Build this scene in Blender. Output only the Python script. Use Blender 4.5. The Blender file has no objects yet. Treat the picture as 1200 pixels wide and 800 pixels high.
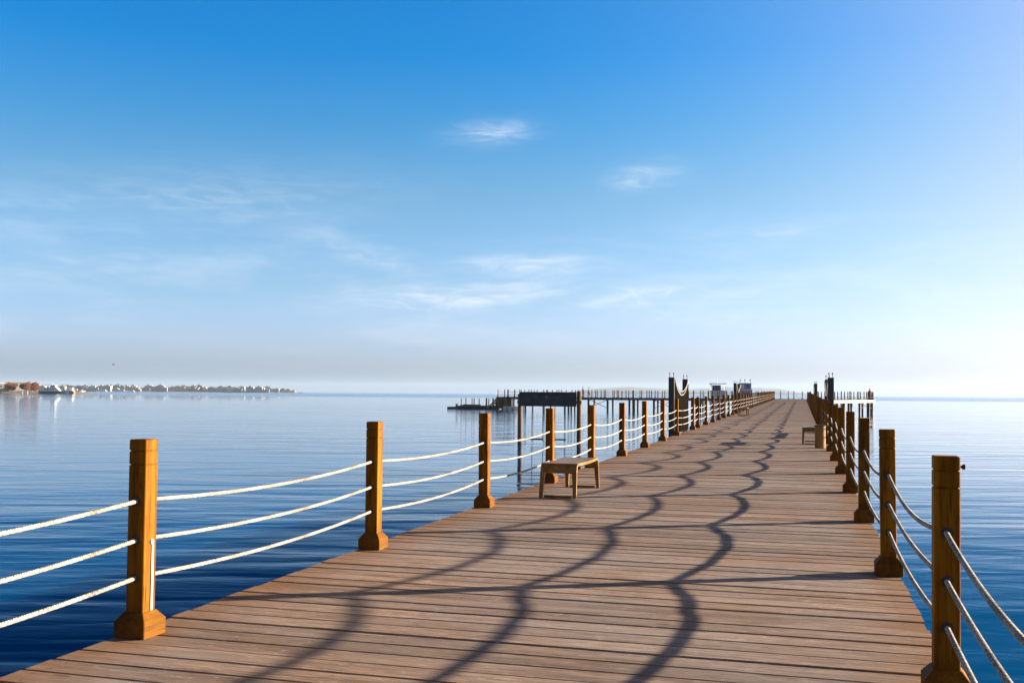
import bpy, bmesh, math, random
from mathutils import Vector, Matrix
R = math.radians
random.seed(11)
scene = bpy.context.scene
col = scene.collection

# ------------------------------------------------------------------ camera
FPX, YAW, PITCH, ROLL = 1190.41, 0.27805, 0.03648, 0.00686
EYE = 1.38
cam_data = bpy.data.cameras.new('camera')
cam_data.sensor_width = 36.0
cam_data.lens = 36.0 * FPX / 1200.0
cam_data.shift_y = 17.13 / 1200.0
cam_data.clip_start = 0.05
cam_data.clip_end = 40000.0
cam = bpy.data.objects.new('camera', cam_data)
col.objects.link(cam)
_fw = Vector((-math.sin(YAW) * math.cos(PITCH), math.cos(YAW) * math.cos(PITCH), math.sin(PITCH)))
_r0 = Vector((math.cos(YAW), math.sin(YAW), 0.0))
_u0 = _r0.cross(_fw)
_r = math.cos(ROLL) * _r0 + math.sin(ROLL) * _u0
_u = -math.sin(ROLL) * _r0 + math.cos(ROLL) * _u0
cam.matrix_world = Matrix(((_r.x, _u.x, -_fw.x, 0.0), (_r.y, _u.y, -_fw.y, 0.0), (_r.z, _u.z, -_fw.z, EYE), (0, 0, 0, 1)))
scene.camera = cam

# ------------------------------------------------------------------ light
SUN_EL, SUN_AZ = R(10.7), R(28.0)          # azimuth measured from +X towards +Y
sun_dir = Vector((math.cos(SUN_EL) * math.cos(SUN_AZ), math.cos(SUN_EL) * math.sin(SUN_AZ), math.sin(SUN_EL)))
sd = bpy.data.lights.new('sun', 'SUN')
sd.energy = 5.0
sd.angle = R(0.5)
sd.color = (1.0, 0.84, 0.66)
sun = bpy.data.objects.new('sun', sd)
col.objects.link(sun)
sun.rotation_euler = sun_dir.to_track_quat('Z', 'Y').to_euler()

scene.view_settings.view_transform = 'Standard'
scene.view_settings.look = 'None'
scene.view_settings.gamma = 1.0
scene.view_settings.use_curve_mapping = False
scene.view_settings.exposure = 2.25


# ------------------------------------------------------------------ node helper
class NT:
    def __init__(self, tree):
        self.t = tree
        self.n = tree.nodes
        self.l = tree.links

    def new(self, kind, **kw):
        nd = self.n.new(kind)
        for k, v in kw.items():
            setattr(nd, k, v)
        return nd

    def put(self, sock, v):
        if hasattr(v, 'is_output') or isinstance(v, bpy.types.NodeSocket):
            self.l.new(v, sock)
        else:
            sock.default_value = v

    def math(self, op, a, b=None, c=None, clamp=False):
        nd = self.new('ShaderNodeMath', operation=op, use_clamp=clamp)
        self.put(nd.inputs[0], a)
        if b is not None:
            self.put(nd.inputs[1], b)
        if c is not None:
            self.put(nd.inputs[2], c)
        return nd.outputs[0]

    def vmath(self, op, a, b=None):
        nd = self.new('ShaderNodeVectorMath', operation=op)
        self.put(nd.inputs[0], a)
        if b is not None:
            self.put(nd.inputs[1], b)
        return nd.outputs[0]

    def mix(self, fac, a, b, blend='MIX'):
        nd = self.new('ShaderNodeMix', data_type='RGBA', blend_type=blend)
        self.put(nd.inputs[0], fac)
        self.put(nd.inputs[6], a)
        self.put(nd.inputs[7], b)
        return nd.outputs[2]

    def ramp(self, fac, lo, hi, a=0.0, b=1.0):
        nd = self.new('ShaderNodeMapRange', interpolation_type='SMOOTHSTEP')
        self.put(nd.inputs[0], fac)
        nd.inputs[1].default_value = lo
        nd.inputs[2].default_value = hi
        nd.inputs[3].default_value = a
        nd.inputs[4].default_value = b
        return nd.outputs[0]

    def noise(self, vec, scale, detail=4.0, rough=0.55, dist=0.0, dim='3D', w=None):
        nd = self.new('ShaderNodeTexNoise', noise_dimensions=dim)
        self.put(nd.inputs['Vector'], vec)
        nd.inputs['Scale'].default_value = scale
        nd.inputs['Detail'].default_value = detail
        nd.inputs['Roughness'].default_value = rough
        nd.inputs['Distortion'].default_value = dist
        if w is not None:
            self.put(nd.inputs['W'], w)
        return nd.outputs[0]

    def mapping(self, vec, scale=(1, 1, 1), loc=(0, 0, 0)):
        nd = self.new('ShaderNodeMapping')
        self.put(nd.inputs[0], vec)
        self.put(nd.inputs['Location'], loc)
        nd.inputs['Scale'].default_value = scale
        return nd.outputs[0]


def rgb(r, g, b):
    return (r, g, b, 1.0)


# ------------------------------------------------------------------ world
world = bpy.data.worlds.new('World')
scene.world = world
world.use_nodes = True
w = NT(world.node_tree)
w.n.clear()
sky = w.new('ShaderNodeTexSky', sky_type='NISHITA', sun_disc=False)
sky.sun_elevation = SUN_EL
sky.sun_rotation = math.pi / 2 - SUN_AZ     # clockwise from +Y
sky.altitude = 0.0
sky.air_density = 1.0
sky.dust_density = 1.6
sky.ozone_density = 3.0
tc = w.new('ShaderNodeTexCoord')
sep = w.new('ShaderNodeSeparateXYZ')
w.l.new(tc.outputs['Generated'], sep.inputs[0])
dx, dy, dz = sep.outputs
az = w.math('ARCTAN2', dx, dy)
el = w.math('ARCSINE', dz)
comb = w.new('ShaderNodeCombineXYZ')
w.put(comb.inputs[0], az)
w.put(comb.inputs[1], el)
ae = comb.outputs[0]
# thin cirrus: streaky noise inside soft patches of the sky (azimuth, elevation, half sizes, slope, amount)
warp = w.noise(w.mapping(ae, (9, 30, 1)), 1.0, 3, 0.6)
streak = w.noise(w.mapping(w.vmath('ADD', ae, w.mapping(w.noise(w.mapping(ae, (6, 14, 1)), 1.0, 2, 0.5), (0.05, 0.03, 0))), (24, 120, 1)), 1.0, 8, 0.62, 0.8)
streak2 = w.noise(w.mapping(ae, (5, 26, 1), (3.1, 1.7, 0)), 1.0, 6, 0.6, 0.8)
puffs = None
for (a0, e0, sa, se, sl_, amt) in (
        (-0.301, 0.252, 0.034, 0.0105, 0.05, 0.85), (-0.147, 0.211, 0.030, 0.0105, 0.12, 0.78),
        (-0.335, 0.095, 0.100, 0.0120, 0.06, 1.0), (-0.150, 0.096, 0.062, 0.0115, 0.12, 1.0),
        (-0.262, 0.127, 0.060, 0.0095, 0.02, 0.85), (-0.425, 0.134, 0.060, 0.0120, -0.28, 0.50),
        (-0.080, 0.094, 0.090, 0.0130, 0.05, 0.45), (-0.030, 0.150, 0.050, 0.0100, 0.03, 0.40),
        (-0.600, 0.172, 0.170, 0.0300, 0.12, 0.30), (-0.620, 0.120, 0.160, 0.0160, 0.05, 0.28),
        (-0.120, 0.074, 0.120, 0.0110, 0.03, 0.45)):
    u = w.math('MULTIPLY', w.math('SUBTRACT', az, a0), 1.0 / sa)
    v0 = w.math('SUBTRACT', el, e0)
    v = w.math('MULTIPLY', w.math('MULTIPLY_ADD', w.math('SUBTRACT', az, a0), -sl_, v0), 1.0 / se)
    r2 = w.math('ADD', w.math('MULTIPLY', u, u), w.math('MULTIPLY', v, v))
    g = w.math('MULTIPLY', w.math('EXPONENT', w.math('MULTIPLY', r2, -0.9)), amt)
    puffs = g if puffs is None else w.math('MAXIMUM', puffs, g)
body = w.ramp(w.math('MULTIPLY_ADD', streak, 0.65, w.math('MULTIPLY', streak2, 0.35)), 0.40, 0.66)
cirrus = w.math('MULTIPLY', puffs, w.math('MULTIPLY_ADD', body, 0.78, 0.22))
# broad, very faint veil on the lower sky
veil = w.math('MULTIPLY', w.ramp(streak2, 0.45, 0.75), w.math('MULTIPLY', w.ramp(el, 0.02, 0.07), w.ramp(el, 0.22, 0.10)))
cloud = w.math('MULTIPLY_ADD', veil, 0.16, w.math('MULTIPLY', cirrus, 0.62), clamp=True)
hsv = w.new('ShaderNodeHueSaturation')
hsv.inputs['Saturation'].default_value = 1.0
w.l.new(sky.outputs[0], hsv.inputs['Color'])
# sky tint: less yellow low, deeper blue high; unseen zenith dimmed to darken shadows
cr = w.new('ShaderNodeValToRGB')
w.put(cr.inputs[0], w.math('MULTIPLY', el, 1.25))
stops = ((0.0, (1.02, 1.22, 2.25)), (0.05, (1.08, 1.18, 1.88)), (0.10, (0.90, 1.04, 1.36)), (0.19, (0.64, 0.92, 1.08)),
         (0.26, (0.27, 0.83, 1.13)), (0.325, (0.03, 0.745, 1.24)), (0.43, (0.02, 0.72, 1.22)), (0.55, (0.10, 0.34, 0.62)), (0.75, (0.26, 0.27, 0.35)))
while len(cr.color_ramp.elements) < len(stops):
    cr.color_ramp.elements.new(0.5)
for e_, (p_, c_) in zip(cr.color_ramp.elements, stops):
    e_.position = p_ * 1.25
    e_.color = tuple(q * 0.5 for q in c_) + (1,)
tint = w.mix(1.0, hsv.outputs[0], cr.outputs[0], 'MULTIPLY')
tint = w.mix(1.0, tint, rgb(2.0, 2.0, 2.0), 'MULTIPLY')
# whitish aureole of the low sun
dotn = w.new('ShaderNodeVectorMath', operation='DOT_PRODUCT')
w.l.new(tc.outputs['Generated'], dotn.inputs[0])
dotn.inputs[1].default_value = sun_dir
aur = w.math('POWER', w.math('ADD', dotn.outputs['Value'], 0.2, clamp=True), 6.0)
tint = w.mix(w.math('MINIMUM', aur, 0.75), tint, rgb(3.9, 3.4, 3.55))
# unseen sky behind the camera, dimmed and warmed to redden fill on shaded faces
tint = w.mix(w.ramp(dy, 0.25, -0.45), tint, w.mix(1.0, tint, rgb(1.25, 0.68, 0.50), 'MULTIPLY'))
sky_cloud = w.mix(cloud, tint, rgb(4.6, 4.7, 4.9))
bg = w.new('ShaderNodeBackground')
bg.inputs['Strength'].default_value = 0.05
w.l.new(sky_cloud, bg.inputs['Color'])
wo = w.new('ShaderNodeOutputWorld')
w.l.new(bg.outputs[0], wo.inputs[0])


# ------------------------------------------------------------------ materials
def material(name):
    m = bpy.data.materials.new(name)
    m.use_nodes = True
    t = NT(m.node_tree)
    t.n.clear()
    out = t.new('ShaderNodeOutputMaterial')
    bs = t.new('ShaderNodeBsdfPrincipled')
    t.l.new(bs.outputs[0], out.inputs[0])
    return m, t, bs


def bump(t, bs, height, strength, dist):
    b = t.new('ShaderNodeBump')
    b.inputs['Strength'].default_value = strength
    b.inputs['Distance'].default_value = dist
    t.l.new(height, b.inputs['Height'])
    t.l.new(b.outputs[0], bs.inputs['Normal'])


def plain(name, c, rough=0.6, metal=0.0, var=0.18, scale=6.0):
    m, t, bs = material(name)
    tc = t.new('ShaderNodeTexCoord')
    n = t.noise(tc.outputs['Object'], scale, 5, 0.6)
    f = t.ramp(n, 0.3, 0.7)
    a = tuple(x * (1 - var) for x in c) + (1,)
    b = tuple(min(1, x * (1 + var)) for x in c) + (1,)
    t.put(bs.inputs['Base Color'], t.mix(f, a, b))
    bs.inputs['Roughness'].default_value = rough
    bs.inputs['Metallic'].default_value = metal
    return m


def wood(name, dark, light, axis='Z', rough=0.5, fine=1.0, bump_s=0.35, stain=None, spec=0.12, knots=False):
    """streaked timber with the grain along one axis; every object gets its own offset and tone"""
    m, t, bs = material(name)
    tc = t.new('ShaderNodeTexCoord')
    oi = t.new('ShaderNodeObjectInfo')
    off = t.math('MULTIPLY', oi.outputs['Random'], 37.0)
    cx = t.new('ShaderNodeCombineXYZ')
    for i in range(3):
        t.put(cx.inputs[i], off)
    s = {'X': (1.6, 26, 26), 'Y': (26, 1.6, 26), 'Z': (26, 26, 1.6)}[axis]
    v = t.mapping(tc.outputs['Object'], tuple(k * fine for k in s), cx.outputs[0])
    g1 = t.noise(v, 1.0, 7, 0.62, 0.7)
    v2 = t.mapping(tc.outputs['Object'], tuple(k * 0.28 * fine for k in s), cx.outputs[0])
    g2 = t.noise(v2, 1.0, 4, 0.55, 0.4)
    v3 = t.mapping(tc.outputs['Object'], tuple(k * 3.5 * fine for k in s), cx.outputs[0])
    g3 = t.noise(v3, 1.0, 4, 0.7, 0.3)
    f = t.math('ADD', t.math('MULTIPLY', t.ramp(g1, 0.34, 0.66), 0.6), t.math('MULTIPLY', t.ramp(g2, 0.34, 0.66), 0.4))
    c = t.mix(f, dark + (1,), light + (1,))
    # thin dark checks along the grain
    c = t.mix(t.math('MULTIPLY', t.ramp(g3, 0.55, 0.66), 0.75), c, tuple(x * 0.35 for x in dark) + (1,))
    if knots:
        vo = t.new('ShaderNodeTexVoronoi', feature='F1')
        kv = {'X': (1.5, 9, 9), 'Y': (9, 1.5, 9), 'Z': (9, 9, 1.5)}[axis]
        t.put(vo.inputs['Vector'], t.mapping(tc.outputs['Object'], kv, cx.outputs[0]))
        vo.inputs['Scale'].default_value = 1.0
        c = t.mix(t.math('MULTIPLY', t.ramp(vo.outputs['Distance'], 0.20, 0.08), 0.65), c, tuple(x * 0.30 for x in dark) + (1,))
        blot = t.noise(t.mapping(tc.outputs['Object'], (7, 7, 2.5), cx.outputs[0]), 1.0, 5, 0.65)
        c = t.mix(t.math('MULTIPLY', t.ramp(blot, 0.52, 0.72), 0.5), c, tuple(x * 0.55 for x in dark) + (1,))
    tone = t.math('MULTIPLY_ADD', oi.outputs['Random'], 0.45, 0.78)
    h = t.new('ShaderNodeHueSaturation')
    t.put(h.inputs['Value'], tone)
    t.put(h.inputs['Color'], c)
    c = h.outputs[0]
    if stain:
        sepn = t.new('ShaderNodeSeparateXYZ')
        t.l.new(tc.outputs['Object'], sepn.inputs[0])
        n = t.noise(tc.outputs['Object'], 9.0, 5, 0.65)
        msk = t.ramp(t.math('ADD', sepn.outputs[2], t.math('MULTIPLY', t.math('SUBTRACT', n, 0.5), 0.5)), 0.30, 0.02)
        c = t.mix(t.math('MULTIPLY', msk, 0.45), c, stain + (1,))
    t.put(bs.inputs['Base Color'], c)
    t.put(bs.inputs['Roughness'], t.math('MULTIPLY_ADD', g1, 0.25, rough - 0.05))
    bs.inputs['Specular IOR Level'].default_value = spec
    bump(t, bs, t.math('ADD', g1, t.math('MULTIPLY', g3, 0.5)), bump_s, 0.004)
    return m


M = {}
M['post'] = wood('post_timber', (0.070, 0.022, 0.001), (0.240, 0.094, 0.0022), 'Z', 0.5, stain=(0.06, 0.022, 0.005), spec=0.06, knots=True)
M['plinth'] = wood('plinth_timber', (0.075, 0.026, 0.002), (0.225, 0.090, 0.004), 'Y', 0.55, stain=(0.06, 0.025, 0.008), spec=0.06)
M['bench'] = wood('bench_plywood', (0.13, 0.066, 0.018), (0.27, 0.150, 0.046), 'Y', 0.30, 0.8, 0.2)
M['bench_leg'] = wood('bench_leg_plywood', (0.13, 0.066, 0.018), (0.27, 0.150, 0.046), 'Z', 0.36, 0.8, 0.2)
M['beam'] = wood('beam_timber', (0.05, 0.025, 0.01), (0.13, 0.07, 0.03), 'Y', 0.7)
M['pole_wood'] = wood('pole_timber', (0.07, 0.040, 0.02), (0.18, 0.115, 0.065), 'Z', 0.75)
M['yellow_wood'] = wood('yellow_timber', (0.15, 0.085, 0.025), (0.30, 0.19, 0.07), 'Z', 0.6)
M['bin'] = wood('bin_timber', (0.13, 0.065, 0.02), (0.26, 0.14, 0.045), 'Z', 0.55)
M['dark_metal'] = plain('dark_metal', (0.018, 0.020, 0.026), 0.5)
M['sign_board'] = plain('sign_board', (0.020, 0.022, 0.030), 0.55, 0, 0.5, 3.0)
M['mark'] = plain('mark', (0.075, 0.095, 0.12), 0.6)
M['steel_pile'] = plain('steel_pile', (0.045, 0.042, 0.042), 0.7, 0, 0.5, 2.0)
M['cream_board'] = plain('cream_board', (0.24, 0.185, 0.125), 0.6, 0, 0.15, 3.0)
M['white_paint'] = plain('white_paint', (0.56, 0.56, 0.57), 0.45, 0, 0.06, 3.0)
M['white_strip'] = plain('white_strip', (0.60, 0.56, 0.46), 0.4, 0, 0.05, 9.0)
M['navy'] = plain('navy_paint', (0.03, 0.055, 0.10), 0.35, 0, 0.2, 1.0)
M['lilac_paint'] = plain('lilac_paint', (0.22, 0.23, 0.33), 0.5, 0, 0.1, 2.0)
M['orange_paint'] = plain('orange_paint', (0.24, 0.09, 0.025), 0.6, 0, 0.2, 1.0)
M['blue_glass'] = plain('tinted_glass', (0.03, 0.05, 0.08), 0.08, 0, 0.3, 1.0)
M['pontoon'] = plain('pontoon_rubber', (0.015, 0.016, 0.022), 0.7, 0, 0.5, 1.5)
M['black'] = plain('black_rubber', (0.012, 0.011, 0.010), 0.6)
M['swing_rope'] = plain('swing_rope', (0.06, 0.06, 0.06), 0.8)
M['trunk'] = plain('tree_bark', (0.09, 0.055, 0.03), 0.9)
M['leaf_rust'] = plain('rust_leaves', (0.26, 0.088, 0.012), 0.7, 0, 0.45, 0.8)
def leafy(m, c):
    """thin leaves: some of the low sun comes through them"""
    t = NT(m.node_tree)
    bs = [q for q in t.n if q.type == 'BSDF_PRINCIPLED'][0]
    out = [q for q in t.n if q.type == 'OUTPUT_MATERIAL'][0]
    tr = t.new('ShaderNodeBsdfTranslucent')
    tr.inputs['Color'].default_value = c + (1,)
    mx = t.new('ShaderNodeMixShader')
    mx.inputs[0].default_value = 0.45
    t.l.new(bs.outputs[0], mx.inputs[1])
    t.l.new(tr.outputs[0], mx.inputs[2])
    t.l.new(mx.outputs[0], out.inputs[0])


leafy(M['leaf_rust'], (0.34, 0.115, 0.018))
M['sand'] = plain('shore_sand', (0.15, 0.11, 0.08), 0.95, 0, 0.25, 0.05)
M['hill'] = plain('hill_rock', (0.050, 0.052, 0.058), 1.0, 0, 0.3, 0.004)
M['wall_white'] = plain('rendered_wall', (0.27, 0.255, 0.235), 0.9, 0, 0.08, 0.3)
M['wall_tan'] = plain('tan_wall', (0.25, 0.185, 0.14), 0.9, 0, 0.1, 0.3)
M['wall_rose'] = plain('rose_wall', (0.23, 0.15, 0.12), 0.9, 0, 0.1, 0.3)
M['window_dark'] = plain('window_dark', (0.05, 0.055, 0.065), 0.2, 0, 0.2, 1.0)
M['skin'] = plain('skin', (0.42, 0.24, 0.16), 0.6)
M['hair'] = plain('hair', (0.02, 0.015, 0.012), 0.7)
M['cloth_dark'] = plain('dark_cloth', (0.025, 0.028, 0.045), 0.9)
M['cloth_red'] = plain('red_cloth', (0.30, 0.07, 0.06), 0.9)
M['cloth_grey'] = plain('grey_cloth', (0.13, 0.13, 0.15), 0.9)
M['bird'] = plain('bird_feathers', (0.10, 0.10, 0.11), 0.8)
M['buoy'] = plain('buoy_plastic', (0.10, 0.07, 0.06), 0.5)


def rope_material():
    m, t, bs = material('cream_rope')
    tc = t.new('ShaderNodeTexCoord')
    oi = t.new('ShaderNodeObjectInfo')
    n = t.noise(t.mapping(tc.outputs['Object'], (75, 60, 75)), 1.0, 4, 0.65)
    n2 = t.noise(tc.outputs['Object'], 3.0, 4, 0.6)
    f = t.math('ADD', t.math('MULTIPLY', n, 0.7), t.math('MULTIPLY', n2, 0.5))
    c = t.mix(t.ramp(f, 0.42, 0.74), rgb(0.085, 0.070, 0.055), rgb(0.36, 0.335, 0.29))
    t.put(bs.inputs['Base Color'], c)
    bs.inputs['Roughness'].default_value = 0.85
    wv = t.new('ShaderNodeTexWave', wave_type='BANDS', bands_direction='DIAGONAL')
    t.put(wv.inputs[0], t.mapping(tc.outputs['Object'], (1, 1, 1)))
    wv.inputs['Scale'].default_value = 14.0
    bump(t, bs, t.math('ADD', t.math('MULTIPLY', wv.outputs[1], 0.5), n), 0.6, 0.004)
    return m


M['rope'] = rope_material()


def deck_material():
    m, t, bs = material('weathered_decking')
    tc = t.new('ShaderNodeTexCoord')
    at = t.new('ShaderNodeAttribute')
    at.attribute_name = 'plank'
    rnd = at.outputs['Fac']
    cx = t.new('ShaderNodeCombineXYZ')
    t.put(cx.inputs[0], t.math('MULTIPLY', rnd, 91.0))
    t.put(cx.inputs[1], t.math('MULTIPLY', rnd, 13.0))
    o = tc.outputs['Object']
    grain = t.noise(t.mapping(o, (1.8, 42, 20), cx.outputs[0]), 1.0, 8, 0.66, 0.9)
    broad = t.noise(t.mapping(o, (0.8, 9, 4), cx.outputs[0]), 1.0, 5, 0.6, 1.2)
    fibre = t.noise(t.mapping(o, (7, 170, 60), cx.outputs[0]), 1.0, 5, 0.7, 0.2)
    scuff = t.noise(t.mapping(o, (11, 34, 10), cx.outputs[0]), 1.0, 5, 0.7, 0.5)
    patch = t.noise(o, 0.55, 5, 0.6)
    f = t.math('ADD', t.math('MULTIPLY', t.ramp(grain, 0.34, 0.66), 0.6), t.math('MULTIPLY', t.ramp(broad, 0.3, 0.7), 0.4))
    c = t.mix(f, rgb(0.118, 0.071, 0.047), rgb(0.358, 0.246, 0.172))
    c = t.mix(t.math('MULTIPLY', t.ramp(fibre, 0.50, 0.66), 0.7), c, rgb(0.045, 0.026, 0.018))
    c = t.mix(t.math('MULTIPLY', t.ramp(scuff, 0.56, 0.68), 0.7), c, rgb(0.40, 0.31, 0.24))
    # silvered wear, wet-looking stains and dirty board edges (frac of the board pitch)
    silver = t.ramp(t.noise(t.mapping(o, (0.5, 3.0, 1), cx.outputs[0]), 1.0, 6, 0.65, 0.5), 0.45, 0.70)
    c = t.mix(t.math('MULTIPLY', silver, 0.5), c, rgb(0.215, 0.175, 0.150))
    blot = t.ramp(t.noise(t.mapping(o, (1.3, 2.2, 1)), 1.0, 6, 0.7, 0.8), 0.60, 0.78)
    c = t.mix(t.math('MULTIPLY', blot, 0.5), c, rgb(0.070, 0.042, 0.030))
    # plank to plank tone
    h = t.new('ShaderNodeHueSaturation')
    t.put(h.inputs['Value'], t.math('MULTIPLY_ADD', rnd, 0.52, 0.74))
    t.put(h.inputs['Saturation'], t.math('MULTIPLY_ADD', t.ramp(patch, 0.3, 0.7), 0.45, 0.62))
    t.put(h.inputs['Color'], c)
    c = h.outputs[0]
    # tannin and oil stains along both rail lines
    sp = t.new('ShaderNodeSeparateXYZ')
    t.l.new(o, sp.inputs[0])
    wob = t.math('MULTIPLY', t.math('SUBTRACT', t.noise(t.mapping(o, (1.5, 4, 1)), 1.0, 5, 0.65), 0.5), 0.9)
    xr = t.math('ADD', sp.outputs[0], wob)
    edge = t.math('MAXIMUM', t.ramp(xr, 0.30, 0.72), t.ramp(t.math('ADD', sp.outputs[0], wob), -3.05, -3.65))
    c = t.mix(t.math('MULTIPLY', edge, 0.62), c, rgb(0.20, 0.088, 0.022))
    # dark knots
    vo = t.new('ShaderNodeTexVoronoi', feature='F1')
    t.put(vo.inputs['Vector'], t.mapping(o, (1.1, 4.4, 1), cx.outputs[0]))
    vo.inputs['Scale'].default_value = 1.0
    knot = t.ramp(vo.outputs['Distance'], 0.075, 0.035)
    c = t.mix(t.math('MULTIPLY', knot, 0.6), c, rgb(0.06, 0.03, 0.018))
    t.put(bs.inputs['Base Color'], c)
    t.put(bs.inputs['Roughness'], t.math('MULTIPLY_ADD', grain, 0.3, 0.58))
    bs.inputs['Specular IOR Level'].default_value = 0.14
    bump(t, bs, t.math('ADD', t.math('MULTIPLY', grain, 0.8), t.math('MULTIPLY', fibre, 0.6)), 0.55, 0.006)
    return m


M['deck'] = deck_material()


def water_material():
    m, t, bs = material('calm_sea')
    tc = t.new('ShaderNodeTexCoord')
    o = tc.outputs['Object']
    sp = t.new('ShaderNodeSeparateXYZ')
    t.l.new(o, sp.inputs[0])
    # open water beyond the sheltered lagoon is ruffled by the breeze
    wob = t.math('MULTIPLY', t.math('SUBTRACT', t.noise(t.mapping(o, (0.0025, 0.006, 1)), 1.0, 4, 0.6), 0.5), 260.0)
    ruff = t.ramp(t.math('ADD', sp.outputs[1], wob), 420.0, 620.0)
    patch = t.ramp(t.noise(t.mapping(o, (0.014, 0.05, 1), (5, 2, 0)), 1.0, 4, 0.55), 0.35, 0.7)
    # the breeze blows roughly along the pier: crests lie across it
    cu = t.math('ADD', t.math('MULTIPLY', sp.outputs[0], 0.96), t.math('MULTIPLY', sp.outputs[1], 0.27))
    cv = t.math('SUBTRACT', t.math('MULTIPLY', sp.outputs[1], 0.96), t.math('MULTIPLY', sp.outputs[0], 0.27))
    cc = t.new('ShaderNodeCombineXYZ')
    t.put(cc.inputs[0], cu)
    t.put(cc.inputs[1], cv)
    wv = cc.outputs[0]
    big = t.noise(t.mapping(wv, (0.16, 0.50, 1)), 1.0, 2, 0.5, 0.5)
    mid = t.noise(t.mapping(wv, (0.62, 1.9, 1)), 1.0, 3, 0.5, 0.6)
    small = t.noise(t.mapping(wv, (2.6, 6.5, 1)), 1.0, 2, 0.5, 0.4)
    hgt = t.math('ADD', t.math('MULTIPLY', big, 0.070), t.math('ADD', t.math('MULTIPLY', mid, 0.0145), t.math('MULTIPLY', small, 0.0018)))
    amp = t.math('ADD', t.math('MULTIPLY_ADD', patch, 0.7, 0.65), t.math('MULTIPLY', ruff, 2.6))
    hgt = t.math('MULTIPLY', hgt, amp)
    b = t.new('ShaderNodeBump')
    b.inputs['Strength'].default_value = 1.0
    b.inputs['Distance'].default_value = 1.0
    t.l.new(hgt, b.inputs['Height'])
    near = t.ramp(t.math('ADD', sp.outputs[1], t.math('MULTIPLY', wob, 0.06)), 60.0, 8.0)
    rough = t.math('ADD', t.math('MULTIPLY_ADD', ruff, 0.14, 0.03), t.math('MULTIPLY', near, 0.05))
    t.n.remove(bs)
    fr = t.new('ShaderNodeFresnel')
    fr.inputs['IOR'].default_value = 1.333
    t.l.new(b.outputs[0], fr.inputs['Normal'])
    F = fr.outputs[0]
    fac = t.math('MULTIPLY', F, t.ramp(F, 0.13, 0.72))
    body = t.new('ShaderNodeSubsurfaceScattering', falloff='BURLEY')
    body.inputs['Color'].default_value = rgb(0.0003, 0.0570, 0.180)
    body.inputs['Scale'].default_value = 2.5
    body.inputs['Radius'].default_value = (0.4, 0.8, 1.0)
    gl = t.new('ShaderNodeBsdfGlossy')
    t.put(gl.inputs['Color'], t.mix(t.ramp(F, 0.27, 0.66), rgb(0.36, 0.70, 1.0), rgb(0.97, 0.99, 1.0)))  # reflection tinted bluer in the colour, standing in for ripples mirroring higher sky
    t.put(gl.inputs['Roughness'], rough)
    t.l.new(b.outputs[0], gl.inputs['Normal'])
    mx = t.new('ShaderNodeMixShader')
    t.put(mx.inputs[0], fac)
    t.l.new(body.outputs[0], mx.inputs[1])
    t.l.new(gl.outputs[0], mx.inputs[2])
    out = [q for q in t.n if q.type == 'OUTPUT_MATERIAL'][0]
    t.l.new(mx.outputs[0], out.inputs[0])
    return m


M['water'] = water_material()


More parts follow.
